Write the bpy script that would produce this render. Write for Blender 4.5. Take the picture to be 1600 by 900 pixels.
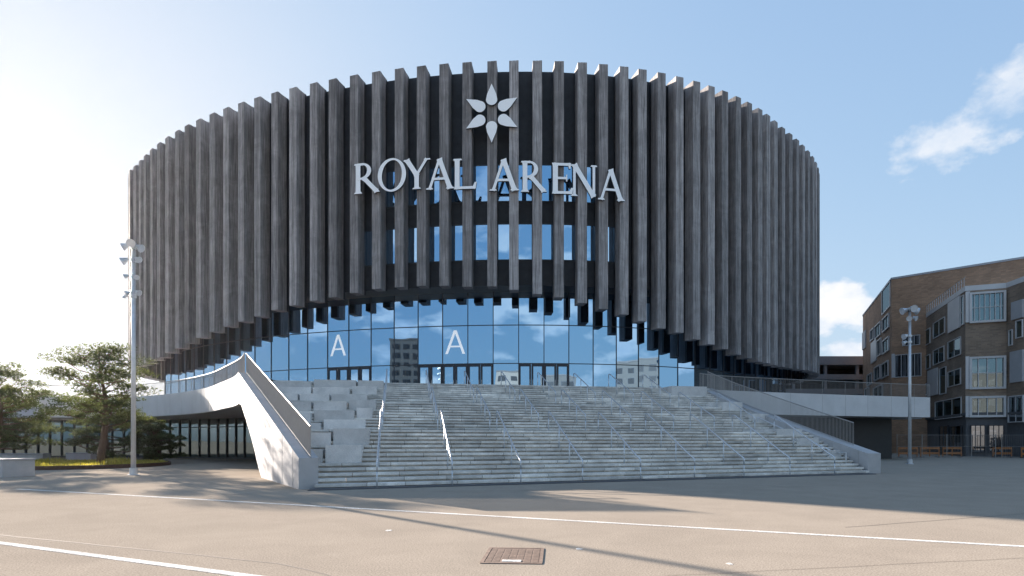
import bpy, bmesh, math, random
from mathutils import Vector, Matrix
R = math.radians
random.seed(7)
scn = bpy.context.scene
for o in list(bpy.data.objects): bpy.data.objects.remove(o)

# ------------------------------------------------------------ camera, sky, sun
EYE = 1.7
cam = bpy.data.objects.new('camera', bpy.data.cameras.new('camera'))
scn.collection.objects.link(cam); scn.camera = cam
cam.location = (0, 0, EYE); cam.rotation_euler = (R(90), 0, 0)
cam.data.sensor_width = 36; cam.data.lens = 22.5; cam.data.shift_y = 239/1600
cam.data.clip_start = .05; cam.data.clip_end = 9000

SUN_EL, SUN_AZ = 13.0, -42.4          # azimuth clockwise from +Y
SUN_W, SKY_W, EXPO = 5.0, .077, 2.2
scn.view_settings.view_transform = 'Standard'; scn.view_settings.look = 'None'
scn.view_settings.gamma = 1; scn.view_settings.exposure = EXPO
scn.view_settings.use_curve_mapping = False

world = bpy.data.worlds.new('World'); scn.world = world; world.use_nodes = True
nt = world.node_tree; N = nt.nodes; L = nt.links; N.clear()
def nd(t, **k):
    n = N.new(t)
    for a, b in k.items(): setattr(n, a, b)
    return n
def mth(op, a, b=None, clamp=False):
    n = nd('ShaderNodeMath', operation=op, use_clamp=clamp)
    for i, v in enumerate((a, b)):
        if v is None: continue
        if hasattr(v, 'links'): L.new(v, n.inputs[i])
        else: n.inputs[i].default_value = v
    return n.outputs[0]
wout = nd('ShaderNodeOutputWorld'); bg = nd('ShaderNodeBackground'); bg.inputs[1].default_value = SKY_W
L.new(bg.outputs[0], wout.inputs[0])
sky = nd('ShaderNodeTexSky', sky_type='NISHITA', sun_disc=False, sun_elevation=R(SUN_EL), sun_rotation=R(SUN_AZ),
         air_density=1.0, dust_density=1.3, ozone_density=1.4, altitude=0)
tc = nd('ShaderNodeTexCoord'); sep = nd('ShaderNodeSeparateXYZ'); L.new(tc.outputs['Generated'], sep.inputs[0])
X, Y, Z = sep.outputs
yy = mth('MAXIMUM', Y, .02)
U, V = mth('DIVIDE', X, yy), mth('DIVIDE', Z, yy)
def noise(scale, detail, rough=.55, stretch=(1, 1, 1), off=(0, 0, 0), dist=0):
    mp = nd('ShaderNodeMapping'); mp.inputs['Scale'].default_value = stretch; mp.inputs['Location'].default_value = off
    L.new(tc.outputs['Generated'], mp.inputs[0])
    n = nd('ShaderNodeTexNoise'); n.inputs['Scale'].default_value = scale; n.inputs['Detail'].default_value = detail
    n.inputs['Roughness'].default_value = rough; n.inputs['Distortion'].default_value = dist
    L.new(mp.outputs[0], n.inputs[0]); return n.outputs[0]
n_c = noise(13, 8, .58, (1, 1, 1.6)); n_w = noise(9, 7, .65, (1, 1, 2.2), (3, 1, 2), .6)
def blob(px, py, rx, ry, rot=0):          # elliptic region of the sky, in tangent-of-angle units
    u0, v0 = (px-800)/1000, (689-py)/1000
    du, dv = mth('SUBTRACT', U, u0), mth('SUBTRACT', V, v0)
    c, s = math.cos(R(rot)), math.sin(R(rot))
    a = mth('ADD', mth('MULTIPLY', du, c/rx), mth('MULTIPLY', dv, s/rx))
    b = mth('ADD', mth('MULTIPLY', du, -s/ry), mth('MULTIPLY', dv, c/ry))
    r = mth('SQRT', mth('ADD', mth('MULTIPLY', a, a), mth('MULTIPLY', b, b)))
    return mth('SUBTRACT', 1, r)
def cloud(bl, nz, gain, amt, hard):
    v = mth('ADD', bl, mth('MULTIPLY', mth('SUBTRACT', nz, .5), gain))
    return mth('MULTIPLY', mth('MULTIPLY', v, hard, True), amt)
masks = [cloud(blob(1316, 476, .075, .052), n_c, 2.6, .95, 3.2),
         cloud(blob(1275, 500, .05, .04), n_c, 2.4, .9, 3.2),
         cloud(blob(1325, 546, .05, .022), n_c, 2.4, .85, 3.2),
         cloud(blob(1485, 215, .125, .045, 18), n_c, 3.0, .7, 1.8),
         cloud(blob(1580, 145, .11, .05, 45), n_c, 3.0, .6, 1.6),
         cloud(blob(110, 400, .07, .035, -10), n_w, 3.2, .35, 1.6),
         cloud(blob(40, 470, .14, .07, 0), n_c, 2.6, .5, 1.6), cloud(blob(90, 520, .16, .04, 0), n_c, 3, .6, 2)]
# broken cumulus in the half of the sky behind the camera (it is what the glass shows)
n_b = noise(6.5, 9, .56, (1, 1, 2.3), (1.7, .4, 5.1))
bk = mth('MULTIPLY', mth('SUBTRACT', n_b, .505), 13, True)
lowz = mth('SUBTRACT', 1, mth('MULTIPLY', mth('SUBTRACT', Z, .28), 4.5, True), True)
back = mth('MULTIPLY', mth('MULTIPLY', mth('MULTIPLY', Y, -6, True), bk), lowz)
masks.append(mth('MULTIPLY', back, .62))
tot = masks[0]
for m_ in masks[1:]: tot = mth('MAXIMUM', tot, m_)
front = mth('MULTIPLY', mth('SUBTRACT', Z, .0), 30, True)
tot = mth('MULTIPLY', tot, front)
# slightly milky daylight sky: Nishita mixed with a pale tone
veil = nd('ShaderNodeMix', data_type='RGBA'); veil.inputs[0].default_value = .18
# roll-off of the brightest part of the sky round the sun: c * K / (c + M), a little bluer away from it
pre = nd('ShaderNodeVectorMath', operation='MULTIPLY'); L.new(sky.outputs[0], pre.inputs[0])
bz = nd('ShaderNodeMix', data_type='RGBA'); L.new(mth('MULTIPLY', Y, -3, True), bz.inputs[0])      # deeper blue in the half away from the sun
bz.inputs[6].default_value = (.74, 1.02, 1.85, 1); bz.inputs[7].default_value = (.46, .84, 1.8, 1); L.new(bz.outputs[2], pre.inputs[1])
den = nd('ShaderNodeVectorMath', operation='ADD'); den.inputs[1].default_value = (2.2, 2.2, 2.2); L.new(pre.outputs[0], den.inputs[0])
rol = nd('ShaderNodeVectorMath', operation='DIVIDE'); L.new(pre.outputs[0], rol.inputs[0]); L.new(den.outputs[0], rol.inputs[1])
rol2 = nd('ShaderNodeVectorMath', operation='SCALE'); rol2.inputs['Scale'].default_value = 3.28; L.new(rol.outputs[0], rol2.inputs[0])
L.new(rol2.outputs[0], veil.inputs[6]); veil.inputs[7].default_value = (1.9, 2.3, 2.8, 1)
mix = nd('ShaderNodeMix', data_type='RGBA'); L.new(tot, mix.inputs[0])
L.new(veil.outputs[2], mix.inputs[6])
cc = nd('ShaderNodeMix', data_type='RGBA'); L.new(mth('MULTIPLY', mth('SUBTRACT', n_c, .38), 4, True), cc.inputs[0])
cc.inputs[6].default_value = (2.3, 2.5, 2.8, 1); cc.inputs[7].default_value = (3.25, 3.15, 3.05, 1)
cb = nd('ShaderNodeVectorMath', operation='SCALE'); L.new(cc.outputs[2], cb.inputs[0])      # clouds opposite the sun are lit full on
L.new(mth('ADD', 1, mth('MULTIPLY', mth('MULTIPLY', Y, -5, True), .55)), cb.inputs['Scale']); L.new(cb.outputs[0], mix.inputs[7])
L.new(mix.outputs[2], bg.inputs[0])

sl = bpy.data.lights.new('sun', 'SUN'); sl.energy = SUN_W; sl.angle = R(.6); sl.color = (1, .88, .78)
sun = bpy.data.objects.new('sun', sl); scn.collection.objects.link(sun)
sd = Vector((math.sin(R(SUN_AZ))*math.cos(R(SUN_EL)), math.cos(R(SUN_AZ))*math.cos(R(SUN_EL)), math.sin(R(SUN_EL))))
sun.rotation_euler = sd.to_track_quat('Z', 'Y').to_euler(); sun.location = (-60, 90, 60)

# ------------------------------------------------------------ materials
MATS = {}
def mat(name, col=(.5, .5, .5), rough=.7, metal=0, var=.12, scale=3, stretch=(1, 1, 1), bump=0, tone=False, spec=.4, fine=0, fscale=55,
        seam=None, stain=0):
    m = bpy.data.materials.new(name); m.use_nodes = True; t = m.node_tree; n = t.nodes; l = t.links
    b = n['Principled BSDF']; b.inputs['Roughness'].default_value = rough; b.inputs['Metallic'].default_value = metal
    b.inputs['Specular IOR Level'].default_value = spec
    co = n.new('ShaderNodeTexCoord'); mp = n.new('ShaderNodeMapping'); mp.inputs['Scale'].default_value = stretch
    l.new(co.outputs['Object'], mp.inputs[0])
    nz = n.new('ShaderNodeTexNoise'); nz.inputs['Scale'].default_value = scale; nz.inputs['Detail'].default_value = 8
    nz.inputs['Roughness'].default_value = .62
    l.new(mp.outputs[0], nz.inputs[0])
    mr = n.new('ShaderNodeMapRange'); mr.inputs[1].default_value = .3; mr.inputs[2].default_value = .7
    mr.inputs[3].default_value = 1-var; mr.inputs[4].default_value = 1+var
    l.new(nz.outputs[0], mr.inputs[0]); fac = mr.outputs[0]
    def mul(a, b_):
        q = n.new('ShaderNodeMath'); q.operation = 'MULTIPLY'; l.new(a, q.inputs[0]); l.new(b_, q.inputs[1]); return q.outputs[0]
    if fine:
        n2 = n.new('ShaderNodeTexNoise'); n2.inputs['Scale'].default_value = fscale; n2.inputs['Detail'].default_value = 5
        l.new(co.outputs['Object'], n2.inputs[0])
        m2 = n.new('ShaderNodeMapRange'); m2.inputs[1].default_value = .3; m2.inputs[2].default_value = .7
        m2.inputs[3].default_value = 1-fine; m2.inputs[4].default_value = 1+fine
        l.new(n2.outputs[0], m2.inputs[0]); fac = mul(fac, m2.outputs[0])
    if stain:
        n3 = n.new('ShaderNodeTexNoise'); n3.inputs['Scale'].default_value = .55; n3.inputs['Detail'].default_value = 6
        n3.inputs['Roughness'].default_value = .7; n3.inputs['Distortion'].default_value = .8
        l.new(co.outputs['Object'], n3.inputs[0])
        m3 = n.new('ShaderNodeMapRange'); m3.inputs[1].default_value = .42; m3.inputs[2].default_value = .62
        m3.inputs[3].default_value = 1-stain; m3.inputs[4].default_value = 1+stain*.35
        l.new(n3.outputs[0], m3.inputs[0]); fac = mul(fac, m3.outputs[0])
    if tone:
        at = n.new('ShaderNodeAttribute'); at.attribute_name = 'tone'; fac = mul(fac, at.outputs['Fac'])
    mx = n.new('ShaderNodeVectorMath'); mx.operation = 'SCALE'; mx.inputs[0].default_value = col[:3]
    l.new(fac, mx.inputs['Scale']); l.new(mx.outputs[0], b.inputs['Base Color'])
    if bump:
        bp = n.new('ShaderNodeBump'); bp.inputs['Strength'].default_value = bump; bp.inputs['Distance'].default_value = .02
        l.new(fac, bp.inputs['Height']); l.new(bp.outputs[0], b.inputs['Normal'])
    MATS[name] = m; return m
def brick_mat(name, c1, c2, mortar):
    m = mat(name, c1, .85, var=.2, scale=.6)
    n = m.node_tree.nodes; l = m.node_tree.links; b = n['Principled BSDF']
    at = n.new('ShaderNodeUVMap'); at.uv_map = 'wall'
    bt = n.new('ShaderNodeTexBrick'); bt.inputs['Color1'].default_value = (*c1, 1); bt.inputs['Color2'].default_value = (*c2, 1)
    bt.inputs['Mortar'].default_value = (*mortar, 1); bt.inputs['Scale'].default_value = 1
    bt.inputs['Brick Width'].default_value = .5; bt.inputs['Row Height'].default_value = .17; bt.inputs['Mortar Size'].default_value = .012
    l.new(at.outputs[0], bt.inputs[0])
    n2 = n.new('ShaderNodeTexNoise'); n2.inputs['Scale'].default_value = .35; n2.inputs['Detail'].default_value = 7
    l.new(at.outputs[0], n2.inputs[0])
    mr = n.new('ShaderNodeMapRange'); mr.inputs[1].default_value = .3; mr.inputs[2].default_value = .7; mr.inputs[3].default_value = .78; mr.inputs[4].default_value = 1.22
    l.new(n2.outputs[0], mr.inputs[0])
    mx = n.new('ShaderNodeVectorMath'); mx.operation = 'SCALE'; l.new(bt.outputs[0], mx.inputs[0]); l.new(mr.outputs[0], mx.inputs['Scale'])
    l.new(mx.outputs[0], b.inputs['Base Color']); return m
def glass_mat(name, tint, back, refl=.75):
    """solar-control glazing: a strong cool reflection over a dark interior"""
    m = bpy.data.materials.new(name); m.use_nodes = True; n = m.node_tree.nodes; l = m.node_tree.links; n.clear()
    o = n.new('ShaderNodeOutputMaterial'); mx = n.new('ShaderNodeMixShader'); mx.inputs[0].default_value = refl
    g = n.new('ShaderNodeBsdfGlossy'); g.inputs['Roughness'].default_value = 0.0; g.inputs['Color'].default_value = (*tint, 1)
    co = n.new('ShaderNodeTexCoord'); nz = n.new('ShaderNodeTexNoise'); nz.inputs['Scale'].default_value = .5; nz.inputs['Detail'].default_value = 1
    l.new(co.outputs['Object'], nz.inputs[0]); bp = n.new('ShaderNodeBump'); bp.inputs['Strength'].default_value = .08; bp.inputs['Distance'].default_value = .05
    l.new(nz.outputs[0], bp.inputs['Height']); l.new(bp.outputs[0], g.inputs['Normal'])
    d = n.new('ShaderNodeBsdfDiffuse'); d.inputs['Color'].default_value = (*back, 1)
    l.new(d.outputs[0], mx.inputs[1]); l.new(g.outputs[0], mx.inputs[2]); l.new(mx.outputs[0], o.inputs[0]); MATS[name] = m; return m

mat('wood', (.295, .275, .268), .85, var=.62, scale=6, stretch=(3, 3, .07), bump=.4, tone=True, stain=.2)
mat('dark_cladding', (.026, .028, .033), .6, var=.3, scale=1.5)
mat('black_metal', (.022, .024, .027), .5, var=.15)
mat('frame_dark', (.03, .035, .045), .45, var=.1)
mat('roof', (.12, .12, .12), .9)
mat('white_panel', (.58, .57, .565), .45, var=.05, scale=.8, tone=True, stain=.05)
mat('wing_panel', (.47, .455, .445), .7, var=.06, scale=1.2, tone=True, stain=.09, spec=.12)
mat('sheet_grey', (.42, .42, .43), .6, var=.08, scale=1)
mat('concrete_step', (.70, .665, .605), .88, var=.2, scale=1.6, tone=True, fine=.2, bump=.3, stain=.2)
mat('granite_block', (.66, .63, .59), .85, var=.12, scale=1.2, tone=True, fine=.22, bump=.2, stain=.1)
mat('plaza_ground', (.345, .295, .238), 1.0, var=.05, scale=.6, fine=.34, fscale=42, bump=0, stain=.06, spec=0)
mat('line_paint', (.72, .69, .64), .95, var=.1, scale=4, fine=.45, fscale=30, stain=.18, spec=0)
mat('steel', (.62, .63, .64), .4, .5, var=.06)
mat('galvanised', (.55, .57, .59), .45, .5, var=.1)
mat('rod_metal', (.33, .31, .29), .6, .3, var=.06)
mat('lamp_glass', (.7, .72, .75), .15, .3)
mat('sign_white', (.96, .96, .95), .3, var=.01)
mat('sign_edge', (.03, .032, .036), .5)
mat('vinyl_white', (.9, .9, .9), .5, var=.01)
mat('rust_steel', (.10, .055, .035), .85, var=.3, scale=6)
mat('grass_blade', (.30, .27, .06), .9, var=.3, tone=True)
mat('soil', (.16, .13, .07), .95, var=.3, scale=4)
mat('deck_core', (.11, .10, .09), .9)
mat('bark', (.12, .075, .05), .95, var=.35, scale=4, stretch=(2, 2, .4), bump=.8)
mat('pine_needle', (.068, .084, .04), .8, var=.3, scale=1, tone=True)
mat('leaf', (.05, .075, .025), .8, var=.3, scale=1, tone=True)
mat('box_grey', (.42, .41, .40), .8, var=.12, scale=2, fine=.15)
mat('iron_cover', (.17, .115, .085), .8, .1, var=.3, scale=6, fine=.3)
mat('dark_render', (.11, .11, .115), .8, var=.15)
mat('concrete_band', (.30, .30, .305), .85, var=.12, scale=.5)
mat('orange_plastic', (.38, .15, .05), .55, var=.15)
mat('apartment_wall', (.10, .098, .095), .85, var=.1)
mat('apartment_pale', (.22, .20, .18), .85, var=.08)
mat('seam_tar', (.17, .145, .12), .9, var=.2, scale=3)
mat('patch', (.40, .33, .26), .97, var=.12, scale=1, fine=.35, spec=.06)
m_ = mat('lit_letter', (.85, .87, .9), .5, var=.01); b_ = m_.node_tree.nodes['Principled BSDF']; b_.inputs['Emission Color'].default_value = (.9, .95, 1, 1); b_.inputs['Emission Strength'].default_value = .085  # faint glow added so the plain white letters stay readable in shade
brick_mat('brick', (.46, .275, .17), (.33, .2, .125), (.28, .21, .16))
brick_mat('brick_dark', (.29, .215, .155), (.21, .155, .115), (.26, .21, .17))
glass_mat('glass_blue', (.33, .51, .71), (.02, .03, .04), .82)
glass_mat('glass_clear', (.44, .56, .62), (.03, .036, .028), .34)
glass_mat('glass_dark', (.55, .6, .66), (.02, .022, .025), .45)
# leaves let light through
for nm_ in ('pine_needle', 'leaf', 'grass_blade'):
    m_ = MATS[nm_]; n_ = m_.node_tree.nodes; l_ = m_.node_tree.links
    b_ = n_['Principled BSDF']; tr_ = n_.new('ShaderNodeBsdfTranslucent'); ms_ = n_.new('ShaderNodeMixShader'); ms_.inputs[0].default_value = .38
    src = b_.inputs['Base Color'].links[0].from_socket
    sc_ = n_.new('ShaderNodeVectorMath'); sc_.operation = 'MULTIPLY'; sc_.inputs[1].default_value = (1.7, 1.6, .9); l_.new(src, sc_.inputs[0]); l_.new(sc_.outputs[0], tr_.inputs[0])
    l_.new(b_.outputs[0], ms_.inputs[1]); l_.new(tr_.outputs[0], ms_.inputs[2]); l_.new(ms_.outputs[0], n_['Material Output'].inputs[0])

# ------------------------------------------------------------ helpers
col = scn.collection
def tag(o, label=None, cat=None, group=None, kind=None):
    if label: o['label'] = label
    if cat: o['category'] = cat
    if group: o['group'] = group
    if kind: o['kind'] = kind
    return o
def empty(name, loc=(0, 0, 0)):
    o = bpy.data.objects.new(name, None); col.objects.link(o); o.location = loc; o.empty_display_size = .3; return o
class MB:
    def __init__(s): s.v = []; s.f = []; s.m = []; s.t = []; s.uv = []; s.tn = 1.0; s.mi = 0
    def face(s, pts, uv=None):
        i = len(s.v); s.v += [tuple(p) for p in pts]; s.f.append(tuple(range(i, i+len(pts)))); s.m.append(s.mi); s.t.append(s.tn)
        s.uv.append(uv or [(0, 0)]*len(pts))
    def hexa(s, a, b):                    # a, b: two rings of equal length (bottom, top)
        n = len(a); s.face(a[::-1]); s.face(b)
        for i in range(n):
            j = (i+1) % n; s.face([a[i], a[j], b[j], b[i]])
    def box(s, c, sz, rz=0):
        x, y, z = (q/2 for q in sz); cs, sn = math.cos(rz), math.sin(rz)
        q = [(c[0]+a*cs-b*sn, c[1]+a*sn+b*cs) for a, b in ((-x, -y), (x, -y), (x, y), (-x, y))]
        s.hexa([(*p, c[2]-z) for p in q], [(*p, c[2]+z) for p in q])
    def slab(s, p, t, n, hw, d0, d1, z0, z1):   # oriented box: centre p, tangent t, normal n, depth from d0 to d1 along n
        q = [(p[0]+t[0]*a+n[0]*b, p[1]+t[1]*a+n[1]*b) for a, b in ((-hw, d0), (hw, d0), (hw, d1), (-hw, d1))]
        s.hexa([(*k, z0) for k in q], [(*k, z1) for k in q])
    def wallseg(s, a, b, z0, z1, th=.3):   # vertical wall from a to b, thickness behind (away from the camera side normal)
        dx, dy = b[0]-a[0], b[1]-a[1]; l = math.hypot(dx, dy); nx, ny = -dy/l*th, dx/l*th
        q = [a, b, (b[0]+nx, b[1]+ny), (a[0]+nx, a[1]+ny)]
        s.hexa([(*k, z0) for k in q], [(*k, z1) for k in q])
    def tube(s, path, r, n=6, r2=None):
        path = [Vector(p) for p in path]; rings = []; m = len(path)
        for i, p in enumerate(path):
            d = (path[min(i+1, m-1)]-path[max(i-1, 0)]).normalized()
            a = d.cross(Vector((0, 0, 1)));
            if a.length < .05: a = d.cross(Vector((1, 0, 0)))
            a.normalize(); b = d.cross(a)
            rr = r if r2 is None else r+(r2-r)*i/(m-1)
            rings.append([p+(a*math.cos(2*math.pi*k/n)+b*math.sin(2*math.pi*k/n))*rr for k in range(n)])
        base = len(s.v)
        for rg in rings: s.v += [tuple(q) for q in rg]
        def add(f): s.f.append(f); s.m.append(s.mi); s.t.append(s.tn); s.uv.append([(0, 0)]*len(f))
        for i in range(m-1):
            for k in range(n):
                k2 = (k+1) % n; add((base+i*n+k, base+i*n+k2, base+(i+1)*n+k2, base+(i+1)*n+k))
        add(tuple(base+k for k in range(n))[::-1]); add(tuple(base+(m-1)*n+k for k in range(n)))
    def cyl(s, c, r, z0, z1, n=16, r2=None): s.tube([(c[0], c[1], z0), (c[0], c[1], z1)], r, n, r2)
    def build(s, name, mats, parent=None, smooth=False, bevel=0):
        me = bpy.data.meshes.new(name)
        off = Vector(parent.matrix_world_loc) if False else None
        me.from_pydata(s.v, [], s.f)
        if not isinstance(mats, (list, tuple)): mats = [mats]
        for m in mats: me.materials.append(MATS[m])
        me.polygons.foreach_set('material_index', s.m)
        at = me.attributes.new('tone', 'FLOAT', 'FACE'); at.data.foreach_set('value', s.t)
        ul = me.uv_layers.new(name='wall'); k = 0
        flat = []
        for f in s.uv:
            for q in f: flat += q
        ul.data.foreach_set('uv', flat)
        if smooth: me.polygons.foreach_set('use_smooth', [True]*len(me.polygons))
        me.update()
        o = bpy.data.objects.new(name, me); col.objects.link(o)
        if parent:
            o.parent = parent
            l = parent.location
            p = parent.parent
            l = Vector(l)
            while p: l = l+p.location; p = p.parent
            me.transform(Matrix.Translation(-l))
        if bevel:
            md = o.modifiers.new('bevel', 'BEVEL'); md.width = bevel; md.segments = 2; md.limit_method = 'ANGLE'
        return o
def W(px, py, d): return Vector(((px-800)/1000*d, d, EYE+(689-py)/1000*d))
def G(px, py): d = EYE*1000/(py-689); return Vector(((px-800)/1000*d, d, 0))
def catmull(K, n=12, closed=False):
    out = []; m = len(K)
    for i in range(m if closed else m-1):
        g = (lambda j: K[j % m]) if closed else (lambda j: K[max(0, min(m-1, j))])
        a, b, c, e = g(i-1), g(i), g(i+1), g(i+2)
        for k in range(n):
            u = k/n
            out.append(tuple(.5*(2*q+(r-p)*u+(2*p-5*q+4*r-s_)*u*u+(3*q-p-3*r+s_)*u**3) for p, q, r, s_ in zip(a, b, c, e)))
    if not closed: out.append(tuple(K[-1]))
    return out
def interp(T, x):
    if x <= T[0][0]: return T[0][1]
    for (a, b), (c, d) in zip(T, T[1:]):
        if x <= c: return b+(d-b)*(x-a)/(c-a)
    return T[-1][1]
def rods(mb, path, top_h, sp=.13, r=.011, zoff=0):
    """upright bars along a 3D polyline of base points"""
    acc = 0
    for a, b in zip(path, path[1:]):
        a, b = Vector(a), Vector(b); l = (b-a).length; k = acc
        while k < l:
            p = a.lerp(b, k/l); mb.tube([p+Vector((0, 0, zoff)), p+Vector((0, 0, top_h))], r, 4); k += sp
        acc = k-l

# ------------------------------------------------------------ ground
DECK = 5.61
g = MB(); g.face([(-1500, -1500, 0), (1500, -1500, 0), (1500, 2500, 0), (-1500, 2500, 0)])
tag(g.build('ground', 'plaza_ground'), kind='structure')
def ground_line(a, b, w, label):
    a, b = Vector(a), Vector(b); d = (b-a).normalized(); n = Vector((-d.y, d.x, 0))*w/2
    m = MB(); m.hexa([a-n+Vector((0, 0, .001)), b-n+Vector((0, 0, .001)), b+n+Vector((0, 0, .001)), a+n+Vector((0, 0, .001))],
                     [a-n+Vector((0, 0, .005)), b-n+Vector((0, 0, .005)), b+n+Vector((0, 0, .005)), a+n+Vector((0, 0, .005))])
    tag(m.build('road_marking', 'line_paint'), label, 'painted line', kind='structure')
def ext(p, q, a, b): p, q = Vector(p), Vector(q); return p+(q-p)*a, p+(q-p)*b
a, b = ext(G(244, 776.5), G(1600, 854), -.35, 1.25); ground_line(a, b, .16, 'long white painted line crossing the whole plaza')
def seam(a, b, w=.018):
    a, b = Vector(a), Vector(b); d = (b-a).normalized(); n = Vector((-d.y, d.x, 0))*w/2; m = MB(); rs = random.Random(int(abs(a.x*97)+abs(b.y*31)))
    k = max(2, int((b-a).length/.7)); pts = [a.lerp(b, i/k)+n.normalized()*rs.uniform(-.02, .02) for i in range(k+1)]
    for p, q in zip(pts, pts[1:]): m.face([p-n+Vector((0, 0, .004)), q-n+Vector((0, 0, .004)), q+n+Vector((0, 0, .004)), p+n+Vector((0, 0, .004))])
    tag(m.build('ground_joint', 'seam_tar'), kind='structure')
for pa, pb, w_ in ((G(0, 836), G(430, 880), .02), (G(1320, 824), G(1600, 803), .025), (G(640, 768), G(1080, 764), .03), (G(430, 880), G(520, 900), .02), (G(1040, 900), G(1600, 872), .012), (G(1080, 764), G(1600, 752), .03)):
    seam(pa, pb, w_)
a, b = ext(G(0, 848.4), G(388, 900), -.6, 1.6); ground_line(a, b, .16, 'short white painted line in the near left corner')

# ------------------------------------------------------------ arena
KN = [(-45.49, 75.86), (-42.09, 72.05), (-38.38, 68.4), (-34.38, 65.06), (-30.13, 62.11), (-25.65, 59.56), (-20.97, 57.39), (-16.12, 55.61),
      (-11.12, 54.21), (-6.01, 53.24), (-0.84, 52.76), (4.33, 52.85), (9.43, 53.59), (14.37, 55.06), (19.03, 57.31), (23.29, 60.3), (27.0, 63.87),
      (30.5, 67.4), (33.7, 71.2), (36.3, 75.5), (38.3, 80.6), (39.6, 86.5), (40.5, 96), (40.6, 110), (40.2, 126), (38, 143), (32, 159), (20, 171), (0, 176),
      (-20, 173), (-38, 160), (-47, 141), (-50.5, 118), (-50.3, 98), (-48.8, 85)]
CUR = catmull(KN, 40, True)
ARC = [0.]
for i in range(len(CUR)): p, q = CUR[i], CUR[(i+1) % len(CUR)]; ARC.append(ARC[-1]+math.hypot(q[0]-p[0], q[1]-p[1]))
TOT = ARC[-1]
import bisect
def at_arc(s):
    s %= TOT; i = min(bisect.bisect_right(ARC, s)-1, len(CUR)-1); p, q = CUR[i], CUR[(i+1) % len(CUR)]
    l = ARC[i+1]-ARC[i]; u = (s-ARC[i])/l; t = ((q[0]-p[0])/l, (q[1]-p[1])/l)
    return (p[0]+(q[0]-p[0])*u, p[1]+(q[1]-p[1])*u), t, (-t[1], t[0])     # point, tangent, INWARD normal
def offset(s, d): p, t, n = at_arc(s); return (p[0]+n[0]*d, p[1]+n[1]*d)
def arc_of_px(px, d=0):
    best = min((abs(offset(k*.05, d)[0]*1000/offset(k*.05, d)[1]+800-px), k*.05) for k in range(int(88/.05))); return best[1]
ZB = [(-60, 10), (-10, 10), (8.7, 10.31), (13.1, 10.64), (15.1, 10.94), (17.1, 11.26), (19.0, 11.59), (21.2, 11.96), (23.2, 12.29), (25.1, 12.62), (27.1, 12.91), (29.2, 13.22),
      (31.1, 13.57), (33.2, 13.81), (35.1, 14.06), (37.2, 14.2), (39.2, 14.43), (41.2, 14.61), (43.2, 14.67), (45.2, 14.69), (47.1, 14.62), (49.1, 14.51),
      (51.0, 14.42), (52.8, 14.17), (54.6, 13.88), (56.6, 13.53), (58.4, 13.15), (60.2, 12.75), (61.9, 12.3), (63.7, 11.86), (65.3, 11.39), (67.1, 11.05),
      (68.8, 10.69), (70.4, 10.32), (72.1, 9.98), (73.7, 9.7), (75.3, 9.47), (77.0, 9.28), (78.9, 9.15), (80.8, 9.08), (88, 9.2), (100, 9.6), (130, 10)]
def zbot(s):
    s %= TOT
    if s > 200: s -= TOT
    return interp(ZB, s)
ZTOP = 33.04; ZSOF = 14.85
arena = empty('arena', (0, 95, 0))
tag(arena, 'round dark timber clad arena with tall vertical fins over a blue glass entrance front', 'arena')
FRONT = [3.89, 5.75, 7.7, 9.79, 11.88, 13.96, 16.17, 18.12, 20.18, 22.38, 24.44, 26.5, 28.57, 30.63, 32.69, 34.89, 36.83, 38.91, 40.99, 43.07, 45.02,
         46.97, 48.92, 51.0, 52.81, 54.75, 56.56, 58.5, 60.3, 62.11, 63.78, 65.59, 67.39, 69.2, 70.89, 72.58, 74.4, 76.1, 77.92, 79.56, 81.32]
fins = [3.89-1.9*k for k in range(14, 0, -1)]+FRONT+[81.32+1.8*k for k in range(1, 18)]
FW, FD = .39, 1.4
def add_fin(mb, s):
    p, t, n = at_arc(s); zb = zbot(s)+random.uniform(-.05, .05)
    # stack of boards: three planks across the face and a slightly recessed side, as one closed body
    base = random.uniform(.76, 1.2)
    w3 = FW*2/3
    for k in range(3):
        mb.mi = 0; mb.tn = base*random.uniform(.82, 1.2)
        c = (p[0]+t[0]*(k-1)*w3, p[1]+t[1]*(k-1)*w3)
        z = zb
        mb.slab(c, t, n, w3/2-.006, .012*random.random(), .35, zb, ZTOP+.012*k)
    for k in range(4):
        mb.tn = base*random.uniform(.82, 1.1)
        mb.mi = 1 if k == 3 else 0; mb.slab(p, t, n, FW-.012-.004*(k % 2), .353+k*.26, .353+k*.26+.255, zb+.01*k, ZTOP-.004-.002*k)
for s in fins:
    mb = MB(); add_fin(mb, s); mb.build('fin', ['wood', 'black_metal'], arena)
mb = MB(); s = 81.32+1.8*18
while s < TOT+3.89-1.9*14-1.2: add_fin(mb, s); s += 1.95
o = mb.build('fin', ['wood', 'black_metal'], arena); tag(o, kind='stuff')
# dark wall behind the fins
NW = 150
wl, sf, rf = MB(), MB(), MB(); ring = [k*TOT/NW for k in range(NW)]
for k in range(NW):
    a, b = ring[k], ring[(k+1) % NW]; b_ = b if b > a else b+TOT
    pa, pb = offset(a, FD), offset(b, FD); za = zb_ = ZSOF
    wl.face([(*pa, za), (*pb, zb_), (*pb, ZTOP-.1), (*pa, ZTOP-.1)])
    qa, qb = offset(a, FD+.5), offset(b, FD+.5)
    wl.face([(*pa, ZTOP-.1), (*pb, ZTOP-.1), (*qb, ZTOP-.1), (*qa, ZTOP-.1)])
    wl.face([(*qa, ZTOP-.1), (*qb, ZTOP-.1), (*qb, ZTOP-1), (*qa, ZTOP-1)])
    ga, gb = offset(a, 3.95), offset(b, 3.95)
    sf.face([(*pa, za), (*ga, za), (*gb, zb_), (*pb, zb_)])
rf.face([(*offset(s_, FD+.5), ZTOP-.9) for s_ in ring])
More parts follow.
